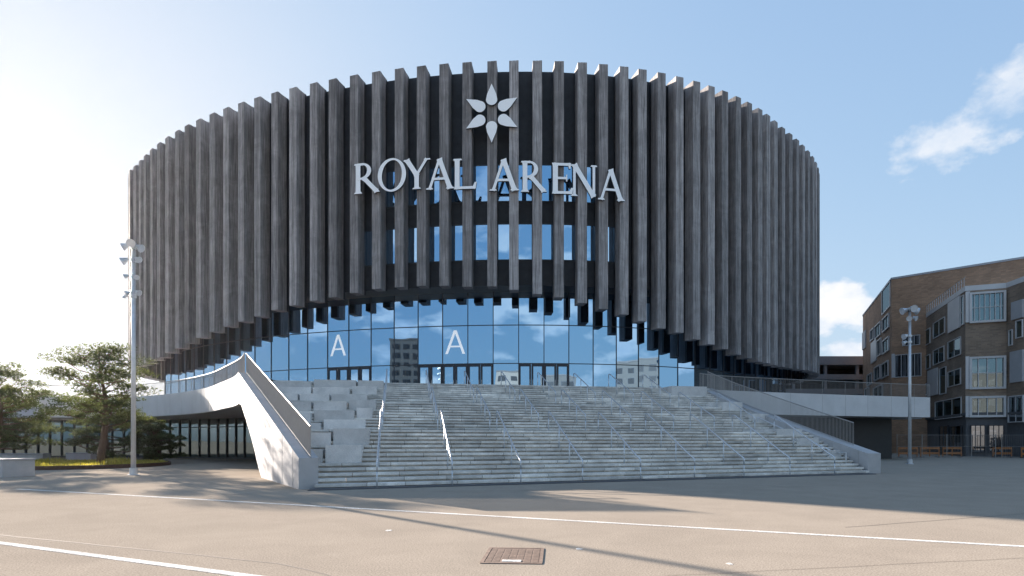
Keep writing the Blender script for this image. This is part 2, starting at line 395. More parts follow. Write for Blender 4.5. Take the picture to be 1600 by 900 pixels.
wl.build('wall', 'dark_cladding', arena); sf.build('soffit', 'black_metal', arena); rf.build('roof', 'roof', arena)
# entrance glazing: flat panes, one per bay
GO = 3.8
s0 = arc_of_px(731, GO); sp0 = arc_of_px(770, GO)-s0; sp0 = (arc_of_px(922, GO)-arc_of_px(541, GO))/10
mull = [s0+sp0*k for k in range(-28, 26)]
door_px = [(507, 541), (541, 576), (652, 691), (691, 731), (731, 770), (810, 848), (848, 885)]
door_bays = {round((arc_of_px((a+b)/2, GO)-s0)/sp0-.5) for a, b in door_px}
T1, T2 = 8.55, 11.94
bays = []
for k in range(-28, 25):
    a, b = offset(s0+sp0*k, GO), offset(s0+sp0*(k+1), GO)
    dx, dy = b[0]-a[0], b[1]-a[1]; l = math.hypot(dx, dy); t = (dx/l, dy/l); n = (-t[1], t[0]); c = ((a[0]+b[0])/2, (a[1]+b[1])/2)
    top = ZSOF-.003
    gl = MB(); gl.slab(c, t, n, l/2-.002, 0, .06, DECK+.02, top); pane = gl.build('glass_panel', 'glass_blue', arena)
    fr = MB()
    fr.slab(a, t, n, .035, -.05, .05, DECK, ZSOF-.004)
    for z in (T1, T2):
        if z < top: fr.slab(c, t, n, l/2-.036, -.045, .045, z-.035, z+.035)
    fr.slab(c, t, n, l/2-.037, -.045, .045, DECK, DECK+.1)
    fr.build('frame', 'frame_dark', pane)
    if k in door_bays:
        for sg in (-1, 1):
            dc = (c[0]+t[0]*sg*l/4, c[1]+t[1]*sg*l/4); hw = l/4-.03
            dm = MB(); 
            for e in (-1, 1): dm.slab((dc[0]+t[0]*e*(hw-.07), dc[1]+t[1]*e*(hw-.07)), t, n, .08, -.09, -.002, DECK+.02, T1-.04)
            dm.slab(dc, t, n, hw-.151, -.088, -.003, T1-.26, T1-.045); dm.slab(dc, t, n, hw-.151, -.088, -.003, DECK+.03, DECK+.25)
            dr = dm.build('door', 'frame_dark', arena)
            hm = MB(); hm.tube([(dc[0]-n[0]*.14-t[0]*sg*(hw-.1), dc[1]-n[1]*.14-t[1]*sg*(hw-.1), DECK+.8), (dc[0]-n[0]*.14-t[0]*sg*(hw-.1), dc[1]-n[1]*.14-t[1]*sg*(hw-.1), DECK+1.5)], .018)
            hm.build('handle', 'steel', dr)
# inner dark body behind glass (keeps the building closed)
ib = MB(); rr = [offset(k*TOT/90, 4.3) for k in range(90)]
for k in range(90):
    a, b = rr[k], rr[(k+1) % 90]; ib.face([(*a, 0), (*b, 0), (*b, ZSOF-.01), (*a, ZSOF-.01)])
ib.build('core_wall', 'black_metal', arena)
# windows of the upper storeys
def win_row(x0, x1, z0, z1, mname):
    a, b = arc_of_px(x0, FD), arc_of_px(x1, FD)
    for i in range(len(FRONT)-1):
        m = (FRONT[i]+FRONT[i+1])/2
        if a <= m <= b:
            p, t, n = at_arc(m); p = offset(m, FD)
            f = MB(); hw = .80
            for e in (-1, 1): f.slab((p[0]+t[0]*e*(hw-.05), p[1]+t[1]*e*(hw-.05)), t, n, .05, -.06, .04, z0, z1)
            f.slab(p, t, n, hw-.101, -.055, .04, z0, z0+.1); f.slab(p, t, n, hw-.101, -.055, .04, z1-.1, z1)
            w = f.build('window', 'frame_dark', arena)
            q = MB(); q.slab(p, t, n, hw-.1, -.03, .03, z0+.1, z1-.1); q.build('pane', 'glass_blue', w)
win_row(575, 962, 16.95, 20.1, 0)
win_row(612, 925, 21.9, 25.1, 0)

# ---- sign letters
def strokes(ch):
    """list of (polygon) strokes in a unit cap-height frame: flared roman capitals"""
    th, tn = .155, .088
    def bar(x0, y0, x1, y1, w0, w1=None):
        w1 = w1 or w0; dx, dy = x1-x0, y1-y0; l = math.hypot(dx, dy); nx, ny = -dy/l, dx/l
        pts = []
        for u, f in ((0, 1.35), (.1, 1.05), (.3, 1), (.7, 1), (.9, 1.05), (1, 1.35)):
            w = (w0+(w1-w0)*u)*f/2; pts.append((x0+dx*u+nx*w, y0+dy*u+ny*w, x0+dx*u-nx*w, y0+dy*u-ny*w))
        return [(a, b) for a, b, _, _ in pts]+[(c, d) for _, _, c, d in reversed(pts)]
    def serif(x, y, w, h=.05): return [(x-w/2, y), (x+w/2, y), (x+w/2-.03, y+h), (x-w/2+.03, y+h)]
    def arcs(cx, cy, rx, ry, a0, a1, wt, wn, n=28):
        out, inn = [], []
        for k in range(n+1):
            a = R(a0+(a1-a0)*k/n); w = wn+(wt-wn)*abs(math.cos(a+R(12)))**1.3
            out.append((cx+rx*math.cos(a), cy+ry*math.sin(a))); inn.append((cx+(rx-w)*math.cos(a), cy+(ry-w*.8)*math.sin(a)))
        return out+inn[::-1]
    if ch == 'O': return [arcs(.5, .5, .5, .52, 0, 180, .15, .07), arcs(.5, .5, .5, .52, 180, 360, .15, .07)], 1.0
    if ch == 'L': return [bar(.13, 0, .13, 1, th), serif(.14, .95, .3), bar(.1, .045, .7, .045, .085), [(.60, 0), (.73, 0), (.76, .22), (.70, .22)]], .76
    if ch == 'A': return [bar(.08, 0, .42, .98, tn), bar(.42, 1.0, .80, 0, th), bar(.22, .34, .62, .34, .075), serif(.08, 0, .26), serif(.80, 0, .3)], .92
    if ch == 'Y': return [bar(.42, 0, .42, .5, th), bar(.42, .47, .08, 1, th), bar(.42, .47, .76, 1, tn), serif(.42, 0, .3), serif(.08, .95, .24), serif(.78, .95, .24)], .86
    if ch == 'R': return [bar(.13, 0, .13, 1, th), serif(.13, 0, .28), serif(.12, .95, .26), arcs(.27, .735, .30, .265, -90, 90, .14, .08), bar(.12, .965, .3, .965, .075), bar(.12, .49, .3, .49, .075), bar(.33, .5, .76, .02, .14), serif(.77, 0, .18)], .86
    if ch == 'E': return [bar(.13, 0, .13, 1, th), bar(.1, .045, .62, .045, .085), bar(.1, .955, .58, .955, .085), bar(.13, .51, .50, .51, .075),
                          [(.54, 0), (.66, 0), (.68, .2), (.62, .2)], [(.55, .82), (.6, .82), (.62, 1), (.52, 1)], [(.46, .40), (.50, .40), (.50, .62), (.46, .62)]], .68
    if ch == 'N': return [bar(.12, 0, .12, 1, tn), bar(.12, 1, .80, 0, th), bar(.80, 1, .80, 0, tn), serif(.12, 0, .24), serif(.1, .95, .22), serif(.80, .95, .24)], .90
sign = empty('letter_sign', (0, 52, 22))
tag(sign, 'big white raised capitals ROYAL ARENA fixed across the dark fins above the entrance', 'sign')
LET = [('R', 556, 596, 256.6, 303.6), ('O', 592, 636, 250.5, 300.5), ('Y', 634, 673, 251, 297.5), ('A', 669, 710, 250, 297.5), ('L', 709, 745.5, 250, 297.5),
       ('A', 767, 810, 251, 300), ('R', 814, 854, 254, 302), ('E', 860, 894, 257, 305), ('N', 891, 931, 260, 309), ('A', 934, 973, 267, 315)]
for i, (ch, x0, x1, y0, y1) in enumerate(LET):
    sc_ = arc_of_px((x0+x1)/2); p, t, n = at_arc(sc_); dd = p[1]
    c = (p[0]-n[0]*.30, p[1]-n[1]*.30)
    h = (y1-y0)/1000*dd; zb_ = EYE+(689-y1)/1000*dd; st, wd = strokes(ch)
    w = (x1-x0)/1000*dd/abs(t[0]-t[1]*p[0]/p[1])
    mb = MB()
    for j, poly in enumerate(st):
        P = []
        for (a, b) in poly:
            u = (a/wd-.5)*w; P.append((c[0]+t[0]*u, c[1]+t[1]*u, zb_+b*h))
        if sum(P0[0]*P1[2]-P1[0]*P0[2] for P0, P1 in zip(P, P[1:]+P[:1])) < 0: P = P[::-1]
        f0 = -.003*j; th_ = .2
        A = [Vector(q)+Vector((n[0], n[1], 0))*f0 for q in P]; B = [Vector(q)+Vector((n[0], n[1], 0))*(th_-.002*j) for q in P]
        mb.mi = 0
        if ch in 'OR' and len(A) > 50:                 # ring shapes: quads between outer and inner curve
            m_ = len(A)//2
            for k in range(m_-1): mb.face([A[k], A[k+1], A[-k-2], A[-k-1]])
        else: mb.face(A)
        mb.mi = 1
        for k in range(len(A)): k2 = (k+1) % len(A); mb.face([A[k2], A[k], B[k], B[k2]])
    mb.build('letter', ['sign_white', 'sign_edge'], sign)
# ---- emblem of six drops
emb = empty('emblem_sign', (0, 52, 27)); tag(emb, 'white star of six drop shaped petals mounted on the fins above the lettering', 'emblem')
se = arc_of_px(768.5); p, t, n = at_arc(se); dd = p[1]; ec = (p[0]-n[0]*.3, p[1]-n[1]*.3); ez = EYE+(689-179.5)/1000*dd; u_ = dd/1000
for k in range(6):
    a = R(90+60*k); ax, ay = math.cos(a), math.sin(a)
    r0, r1, w = 12.5*u_, 46*u_, 8.8*u_; prof = []
    for q in range(15):                                # round base
        b_ = R(180+180*q/14+0); prof.append((r0+w-w*math.sin(R(180*q/14))*1.0, -w*math.cos(R(180*q/14))))
    # straight flanks to the tip, slightly convex
    pts = prof+[(r0+w+(r1-r0-w)*.35, w*.80), (r1-(r1-r0-w)*.3, w*.36), (r1, 0), (r1-(r1-r0-w)*.3, -w*.36), (r0+w+(r1-r0-w)*.35, -w*.80)]
    P = []
    for (x, y) in pts:
        hx, hz = ax*x-ay*y, ay*x+ax*y; P.append(Vector((ec[0]+t[0]*hx, ec[1]+t[1]*hx, ez+hz)))
    if sum(P0.x*P1.z-P1.x*P0.z for P0, P1 in zip(P, P[1:]+P[:1])) < 0: P = P[::-1]
    nn = Vector((n[0], n[1], 0)); mb = MB(); mb.face(P); mb.mi = 1; B = [q+nn*.2 for q in P]
    for j in range(len(P)): j2 = (j+1) % len(P); mb.face([P[j2], P[j], B[j], B[j2]])
    mb.build('petal', ['sign_white', 'sign_edge'], emb)
# ---- white A letters on the glass
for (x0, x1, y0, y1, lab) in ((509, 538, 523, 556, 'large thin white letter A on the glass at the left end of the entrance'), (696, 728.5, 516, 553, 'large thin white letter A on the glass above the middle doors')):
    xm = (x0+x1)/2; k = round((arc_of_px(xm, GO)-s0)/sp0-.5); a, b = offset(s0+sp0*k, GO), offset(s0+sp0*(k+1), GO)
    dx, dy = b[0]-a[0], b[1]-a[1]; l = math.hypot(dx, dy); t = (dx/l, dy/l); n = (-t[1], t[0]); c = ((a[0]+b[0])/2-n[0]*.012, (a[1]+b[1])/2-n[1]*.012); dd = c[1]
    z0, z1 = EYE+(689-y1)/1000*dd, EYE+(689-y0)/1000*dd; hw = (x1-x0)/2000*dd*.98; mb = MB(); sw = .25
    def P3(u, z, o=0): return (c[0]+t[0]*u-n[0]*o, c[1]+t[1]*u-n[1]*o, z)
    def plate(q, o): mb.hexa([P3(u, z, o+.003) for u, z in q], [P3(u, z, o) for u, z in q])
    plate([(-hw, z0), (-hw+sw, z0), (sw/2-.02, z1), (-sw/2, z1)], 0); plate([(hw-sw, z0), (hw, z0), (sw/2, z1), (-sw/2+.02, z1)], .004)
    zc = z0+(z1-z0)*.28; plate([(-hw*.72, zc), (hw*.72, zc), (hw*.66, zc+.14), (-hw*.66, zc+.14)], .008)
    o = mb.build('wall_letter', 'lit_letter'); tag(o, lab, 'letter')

# ------------------------------------------------------------ terrace, stairs
def P0(s): return (-6.8+24.5*s, 22.4+10.3*s)
def ST(s, t):
    k = (s-.078)/.922; x, y = P0(s); return (x+t*(-3.5-.2*k), y+t*(19.7-4.9*k))
def s_left(t): return -.273*min(t, .76)
S_RIGHT = 1.03
steps = []                               # (t of riser, z below, z above)
RIS = .17; z = 0
for (ta, tb, n) in ((0, .28, 13), (.42, .66, 10), (.76, 1., 10)):
    for k in range(n): steps.append((ta+(tb-ta)*k/max(1, n-1) if n > 1 else ta, z, z+RIS)); z += RIS
ts = [s_[0] for s_ in steps]+[1.0001]
stair = empty('grand_staircase', (5, 35, 0)); tag(stair, 'wide weathered grey concrete staircase climbing from the plaza to the glass entrance', 'staircase')
mb = MB()
for i, (t0, za, zb_) in enumerate(steps):
    t1 = ts[i+1] if i+1 < len(steps) else t0+.012
    s = s_left(t0)-.004; base = random.uniform(.9, 1.08)
    while s < S_RIGHT:
        e = min(S_RIGHT, s+random.uniform(.045, .085)); mb.tn = base*random.choice((.8, .9, .97, 1, 1, 1.05, 1.12, 1.2))
        a, b = ST(s, t0), ST(e-.0006, t0); c, d = ST(s, t1+.009), ST(e-.0006, t1+.009)
        # tread with a small nosing over a recessed riser
        GAP = .072
        mb.face([(*a, za+GAP), (*b, za+GAP), (*b, zb_), (*a, zb_)])
        mb.face([(*a, zb_), (*b, zb_), (*d, zb_), (*c, zb_)])
        off = .0075
        a2, b2 = ST(s, t0+off), ST(e-.0006, t0+off)
        mb.face([(*a2, za-.01), (*b2, za-.01), (*b2, za+GAP), (*a2, za+GAP)])
        mb.face([(*a, za+GAP), (*a2, za+GAP), (*b2, za+GAP), (*b, za+GAP)])
        s = e
mb.build('steps', 'concrete_step', stair)
# dark plinth strip in front of the first riser
mb = MB(); a, b = ST(-.01, -.026), ST(1.03, -.03); c, d = ST(1.03, .004), ST(-.01, .004)
mb.hexa([(*a, .0), (*b, .0), (*c, .0), (*d, .0)], [(*a, .045), (*b, .045), (*c, .045), (*d, .045)]); mb.tn = 1
mb.build('plinth', 'dark_render', stair)
# seat blocks in the left part
zs = [s_[1] for s_ in steps]+[steps[-1][2]]
def tz(i): return steps[i][0] if i < len(steps) else 1.0
def block(sa, sb, i0, i1, ins=0):
    ta, tb = tz(i0)-.004-ins, tz(min(i1, 32))+.006
    m = MB(); m.tn = random.uniform(.84, 1.14)
    q = [ST(sa, ta), ST(sb, ta), ST(sb, tb), ST(sa, tb)]
    zt = steps[min(i1, 32)][2]+.012
    m.hexa([(*k, steps[i0][1]) for k in q], [(*k, zt) for k in q]); m.build('seat_block', 'granite_block', stair, bevel=.012)
BL = [(-.035, -.004, 5, 7), (.0, .052, 5, 8), (-.055, .0, 9, 11), (.004, .060, 9, 12),
      (-.10, -.035, 13, 14), (-.03, .045, 13, 15), (-.12, -.06, 15, 17), (-.055, .02, 16, 18), (.024, .055, 17, 19), (-.14, -.07, 19, 21), (-.065, .0, 19, 21), (.004, .06, 20, 22),
      (-.19, -.12, 23, 25), (-.115, -.05, 23, 25), (-.045, .035, 23, 25), (-.19, -.10, 26, 28), (-.095, -.01, 26, 28), (-.005, .055, 27, 29), (-.2, -.11, 29, 31), (-.105, .0, 30, 32), (-.2, -.14, 32, 32), (.005, .07, 30, 32)]
for q in BL: block(*q)
for q in ((.93, 1.0, 12, 13), (.95, 1.01, 9, 10), (.90, .945, 13, 13), (.94, 1.0, 22, 24), (.88, .99, 29, 32), (.975, 1.02, 17, 19), (.985, 1.02, 5, 6)): block(*q)

# deck slab of the terrace with fascia
LE = catmull([(-15.8, 37), (-17.2, 39.6), (-19.6, 43.2), (-23, 48), (-27.8, 53.0), (-33.7, 57.2), (-40, 58.6), (-47, 57.5), (-56, 60), (-62, 70), (-64, 90)], 6)
RE = catmull([(14.1, 48), (15.6, 49.4), (18.5, 50.9), (24, 53.2), (31, 55.8), (38, 58.2)], 6)
SOF = DECK-1.75
terr = empty('terrace', (0, 60, 0)); tag(terr, 'raised pale terrace with smooth white edge band wrapping round the arena', 'terrace')
poly = [ST(-.2, 1.0)]+[ST(s_, 1.004) for s_ in (0, .25, .5, .75, 1.0)]+[RE[0]]+RE[1:]+[(39, 70), (44, 100), (44, 130), (44, 175), (20, 190), (-25, 190), (-60, 160)]+LE[::-1]
mb = MB(); mb.face([(*q, DECK-.002) for q in poly]); mb.build('deck', 'concrete_band', terr)
mb = MB(); mb.face([(*q, SOF) for q in ([ST(-.2, .85)]+[ST(s_, .95) for s_ in (0, .5, 1)]+RE+[(39, 70), (44, 100), (44, 130), (44, 175), (20, 190), (-25, 190), (-60, 160)]+LE[::-1])][::-1]); mb.build('soffit', 'sheet_grey', terr)
def fascia(path, z0, z1, name, th=.35, bulge=1):
    m = MB(); out = []
    for i, p in enumerate(path):
        a, b = path[max(0, i-1)], path[min(len(path)-1, i+1)]; dx, dy = b[0]-a[0], b[1]-a[1]; l = math.hypot(dx, dy)
        nn = (dy/l*bulge, -dx/l*bulge); out.append(nn)
    for i in range(len(path)-1):
        m.tn = random.uniform(.96, 1.03)
        p, q, n0, n1 = path[i], path[i+1], out[i], out[i+1]
        po, qo = (p[0]+n0[0]*.02, p[1]+n0[1]*.02), (q[0]+n1[0]*.02, q[1]+n1[1]*.02)
        pi_, qi = (p[0]-n0[0]*th, p[1]-n0[1]*th), (q[0]-n1[0]*th, q[1]-n1[1]*th)
        m.face([(*po, z0), (*qo, z0), (*qo, z1), (*po, z1)]); m.face([(*po, z1), (*qo, z1), (*qi, z1), (*pi_, z1)])
        m.face([(*po, z0), (*pi_, z0), (*qi, z0), (*qo, z0)]); m.face([(*pi_, z0), (*pi_, z1), (*qi, z1), (*qi, z0)])
    a, b = path[-1], out[-1]; ia = (a[0]-b[0]*th, a[1]-b[1]*th); m.face([(*a, z0), (*ia, z0), (*ia, z1), (*a, z1)])
    return m.build(name, 'white_panel', terr)
fascia(LE, SOF-.01, DECK+.05, 'edge_band', bulge=-1)
RE2 = RE+[(38.4, 60.5), (39.3, 70)]
fascia(RE2, SOF-.01, DECK+.05, 'edge_band', bulge=1)
# seams in the bands
sm = MB()
for path, sg in ((LE, -1), (RE, 1)):
    acc = 0
    for i in range(len(path)-1):
        p, q = path[i], path[i+1]; l = math.hypot(q[0]-p[0], q[1]-p[1]); acc += l
        if acc > (2.4 if sg == 1 else 1.5):
            acc = 0; t = ((q[0]-p[0])/l, (q[1]-p[1])/l); n = (t[1]*sg, -t[0]*sg)
            sm.slab(p, t, n, .009, .015, .026, SOF, DECK+.04)
sm.build('joint', 'rod_metal', terr)
# balustrades on the deck edge
LB = [(-15.40, 36.85)]
for k_ in range(1, 50):
    p, q = LE[k_-1], LE[k_+1]; l = math.hypot(q[0]-p[0], q[1]-p[1]); LB.append((LE[k_][0]+(q[1]-p[1])/l*.3, LE[k_][1]-(q[0]-p[0])/l*.3))
bm_ = MB(); rods(bm_, [(p[0], p[1], DECK+.05) for p in LB], 1.1, .14)
bm_.tube([(p[0], p[1], DECK+1.17) for p in LB], .03, 6)
for k_ in LB[::2]: bm_.tube([(*k_, DECK), (*k_, DECK+1.16)], .02, 4)
bm_.build('balustrade', 'rod_metal', terr)
bm_ = MB(); rods(bm_, [(p[0], p[1], DECK+.05) for p in RE], 1.1, .14)
bm_.tube([(p[0], p[1], DECK+1.17) for p in RE], .03, 6)
for k_ in range(0, len(RE), 2): bm_.tube([(*RE[k_], DECK), (*RE[k_], DECK+1.16)], .02, 4)
bm_.build('balustrade', 'rod_metal', terr)
# ground floor glazing under the terrace, left
GL = catmull([(-9, 48), (-14, 52), (-21, 57), (-26.5, 60.5), (-32.5, 63.6), (-39, 65.5), (-48, 66.5), (-58, 70)], 1)
GP = []; acc = []
dense = catmull([(-9, 48), (-14, 52), (-21, 57), (-26.5, 60.5), (-32.5, 63.6), (-39, 65.5), (-48, 66.5), (-58, 70)], 20)
last = dense[0]; GP = [last]
for p in dense:
    if math.hypot(p[0]-last[0], p[1]-last[1]) > 1.25: GP.append(p); last = p
for a, b in zip(GP, GP[1:]):
    dx, dy = b[0]-a[0], b[1]-a[1]; l = math.hypot(dx, dy); t = (dx/l, dy/l); n = (t[1], -t[0]); c = ((a[0]+b[0])/2, (a[1]+b[1])/2)
    m = MB(); m.slab(c, t, n, l/2-.002, 0, .05, .05, SOF-.01); pn = m.build('shop_glass', 'glass_clear', terr)
    m = MB(); m.slab(a, t, n, .05, -.12, .12, 0, SOF-.012); m.slab(c, t, n, l/2-.051, -.07, .07, 3.0, 3.08); m.slab(c, t, n, l/2-.051, -.07, .07, 0, .15); m.build('frame', 'frame_dark', pn)
# dark wall and doors under the right half of the terrace
m = MB()
for a, b in zip([(13.5, 50), (17, 53), (24, 57), (36.2, 61)], [(17, 53), (24, 57), (36.2, 61), (36.6, 75)]): m.wallseg(a, b, 0, SOF-.004, .3)
m.build('under_wall', 'black_metal', terr)
m = MB(); m.wallseg((-9, 48), (13.5, 50), 0, SOF, .3); m.build('back_wall', 'dark_render', terr)

# wing walls beside the stairs
def wing(name, path, prof, th, label, side, guard, rod_m='rod_metal', bal_from=0.0):
    """path: plan polyline (outer or inner reference), prof(w)->(zbottom, ztop); th to the given side"""
    root = empty(name, (path[0][0], path[0][1], 0)); tag(root, label, 'wall')
    n = len(path); rows = []; L_ = [0]
    for p, q in zip(path, path[1:]): L_.append(L_[-1]+math.hypot(q[0]-p[0], q[1]-p[1]))
    for i, p in enumerate(path):
        a, b = path[max(0, i-1)], path[min(n-1, i+1)]; dx, dy = b[0]-a[0], b[1]-a[1]; l = math.hypot(dx, dy); nx, ny = dy/l*th*side, -dx/l*th*side
        z0, z1 = prof(L_[i]/L_[-1]); rows.append(((p[0], p[1]), (p[0]+nx, p[1]+ny), z0, z1))
    m = MB()
    for i in range(n-1):
        m.tn = random.uniform(.97, 1.03)
        (a, b, z0, z1), (c, d, y0, y1) = rows[i], rows[i+1]
        m.face([(*a, z0), (*c, y0), (*c, y1), (*a, z1)]); m.face([(*b, z0), (*b, z1), (*d, y1), (*d, y0)])
        m.face([(*a, z1), (*c, y1), (*d, y1), (*b, z1)]); m.face([(*a, z0), (*b, z0), (*d, y0), (*c, y0)])
    a, b, z0, z1 = rows[0]; m.tn = 1; m.face([(*a, z0), (*a, z1), (*b, z1), (*b, z0)])
    a, b, z0, z1 = rows[-1]; m.face([(*a, z0), (*b, z0), (*b, z1), (*a, z1)])
    m.build('wall_body', 'wing_panel', root)
    # joints on both faces
    j = MB()
    for i in range(1, n-1, 2):
        a, b, z0, z1 = rows[i]; c = rows[i+1][0]; l = math.hypot(c[0]-a[0], c[1]-a[1]); t = ((c[0]-a[0])/l, (c[1]-a[1])/l); nn = ((b[0]-a[0])/th, (b[1]-a[1])/th)
        j.slab(a, t, nn, .008, -.008, .01, z0+.02, z1-.02); j.slab(b, t, nn, .008, -.01, .008, z0+.02, z1-.02)
    j.build('joint', 'rod_metal', root)
    # balustrade: close set upright bars with a top rail, running along the middle of the wall
    mid = []
    for i, (a, b, z0, z1) in enumerate(rows):
        if L_[i] >= bal_from: mid.append(((a[0]*.4+b[0]*.6), (a[1]*.4+b[1]*.6), z1))
    bb = MB(); rods(bb, mid, guard, .10, .012)
    bb.tube([(x, y, z+guard) for x, y, z in mid], .03, 6); bb.tube([(x, y, z+.06) for x, y, z in mid], .015, 4)
    bb.build('balustrade', rod_m, root)
    return root
def lerp2(a, b, n): return [(a[0]+(b[0]-a[0])*k/n, a[1]+(b[1]-a[1])*k/n) for k in range(n+1)]
WL = lerp2((-7.5, 22.5), (-15.8, 37), 16)
def profL(w):
    zt = 1.1+4.56*w
    zb_ = 0 if w < .53 else (3.84*min(1, ((w-.53)/.42))**.8)
    return zb_, zt
wing('stair_wall', WL, profL, .68, 'white clad wall that rises along the left edge of the stairs to a peak', 1, 1.12)
WR = catmull([(18.5, 33.3), (17.1, 37.2), (15.85, 41), (14.8, 44.5), (14.15, 48)], 5)
WR = [(p[0]+.02, p[1]) for p in WR]
def profR(w): return 0, 1.05+.15*w+4.46*w**1.02
wing('stair_wall', WR, profR, .9, 'long low white wall with barred railing along the right edge of the stairs', 1, 1.25, bal_from=.9)

# ------------------------------------------------------------ handrails
ORD = ['first', 'second', 'third', 'fourth', 'fifth', 'sixth', 'seventh', 'eighth', 'ninth']
FL = [(0, .28, 0, 12, 'lowest'), (.42, .66, 13, 22, 'middle'), (.76, 1.0, 23, 32, 'top')]
SR = [.078, .184, .29, .394, .5, .607, .713, .819, .93]
for j, (ta, tb, i0, i1, fname) in enumerate(FL):
    za, zb_ = steps[i0][1], steps[i1][2]
    for i, s in enumerate(SR):
        if j == 2 and i == 8: continue
        H = .92
        xa, xb = ST(s, ta-.012), ST(s, tb+.012); A = Vector((*xa, za)); B = Vector((*xb, zb_))
        u = (Vector(xb)-Vector(xa)).normalized()
        root = empty('handrail', A); tag(root, f'{ORD[i]} steel handrail from the left on the {fname} flight of stairs', 'handrail', 'steel handrails on the big staircase')
        a1 = Vector((*ST(s, ta+.01), za+RIS+H-.05)); b1 = Vector((*ST(s, tb-.006), zb_+H-.05))
        m = MB(); pth = [A+Vector((0, 0, H)), a1, b1, B+Vector((0, 0, H))]
        m.tube([A+Vector((0, 0, .6)), A+Vector((0, 0, H-.04)), A+Vector((u.x*.05, u.y*.05, H))]+pth[1:-1]+[B+Vector((-u.x*.05, -u.y*.05, H)), B+Vector((0, 0, H-.04)), B+Vector((0, 0, .6))], .034, 8)
        m.build('rail', 'steel', root, smooth=True)
        for q in (0, .33, .66, 1):
            if q in (0, 1): P = (A, B)[int(q)]; zt = P.z+.62
            else:
                P = Vector((*ST(s, ta+(tb-ta)*q), za+(zb_-za)*q)); zt = P.z+H-.02
            m = MB(); m.tube([(P.x, P.y, P.z-.12 if 0 < q < 1 else P.z), (P.x, P.y, zt)], .027, 8); m.build('post', 'steel', root, smooth=True)

# wall-side handrail on the right
m = MB(); root = empty('handrail', (18, 34.5, 0)); tag(root, 'long steel handrail following the inner side of the right stair wall', 'handrail', 'steel handrails on the big staircase')
pp = [W(1322, 738, 33.9), W(1322, 707, 33.9), W(1305, 707, 34.6), W(1250, 682, 36.6), W(1184, 652, 40.2)]
m.tube([(p.x, p.y, max(p.z, .1)) for p in pp], .034, 8); m.build('rail', 'steel', root)
for p in pp[2:]:
    m = MB(); m.tube([(p.x, p.y, p.z-.95), (p.x, p.y, p.z)], .024, 6); m.build('post', 'steel', root)

# ------------------------------------------------------------ lamp masts
def mast(px, py, label, heads, rz=0):
    b = G(px, py); root = empty('floodlight_mast', b); tag(root, label, 'light mast', 'tall floodlight masts on the plaza')
    m = MB(); m.cyl(b, .12, .02, 11.5, 16, .085); m.build('pole', 'galvanised', root, smooth=True)
    m = MB(); m.cyl(b, .27, 0, .03, 16); m.cyl(b, .185, .03, .35, 16); m.build('base_plate', 'galvanised', root)
    for (dx, dz, yaw, tilt, sz) in heads:
        sz *= .66; dx *= .74
        arm = Vector((math.cos(yaw), math.sin(yaw), 0)); c = b+Vector((0, 0, dz)); e = c+arm*dx
        m = MB(); m.tube([c, e], .035, 6); m.tube([c-Vector((0, 0, .07)), c+Vector((0, 0, .07))], .15, 10); fl = m.build('bracket', 'galvanised', root)
        # bell shaped projector pointing outwards and down
        d = (arm*math.cos(tilt)-Vector((0, 0, math.sin(tilt)))).normalized(); m = MB()
        prof = [(-.16, .07), (-.14, .11), (0, .15), (.16, .22), (.26, .26), (.27, .27)]
        m.mi = 0; a_ = d.cross(Vector((0, 0, 1))).normalized(); b_ = d.cross(a_); rg = []
        for (x, r) in prof: rg.append([e+d*x*sz+(a_*math.cos(2*math.pi*k/14)+b_*math.sin(2*math.pi*k/14))*r*sz for k in range(14)])
        for r0_, r1_ in zip(rg, rg[1:]):
            for k in range(14): m.face([r0_[k], r0_[(k+1) % 14], r1_[(k+1) % 14], r1_[k]])
        m.face(rg[0]); m.mi = 1; m.face([q-d*.03*sz for q in rg[-1]])
        m.build('floodlight', ['galvanised', 'lamp_glass'], root)
    return root
PI = math.pi
mast(208.5, 742, 'tall galvanised pole with tiers of bell floodlights standing beside the round pine bed',
     [(.42, 11.45, PI*1.15, .5, 1.15), (.42, 11.4, -.25, .5, 1.15), (.38, 11.55, -1.3, .4, 1.2), (.46, 10.75, PI*1.1, .5, 1.15), (.36, 10.8, -.4, .5, .95), (.38, 9.95, PI*1.15, .5, .8), (.3, 9.9, -.6, .5, .75), (.34, 9.15, -.3, .5, .85), (.3, 9.1, PI*1.2, .5, .8), (.58, 8.95, PI, 1.2, .62)])
mast(1421.5, 725, 'tall galvanised floodlight pole standing in shade in front of the brick building',
     [(.45, 11.35, PI, .3, 1.5), (.45, 11.35, 0, .3, 1.5), (.4, 11.45, -PI/2, .35, 1.5), (.4, 10.75, PI*1.3, .5, 1.1), (.4, 10.75, -PI*.3, .5, 1.1), (.42, 9.45, PI*1.05, .4, 1.25), (.4, 9.0, PI*.95, .5, 1.0)])

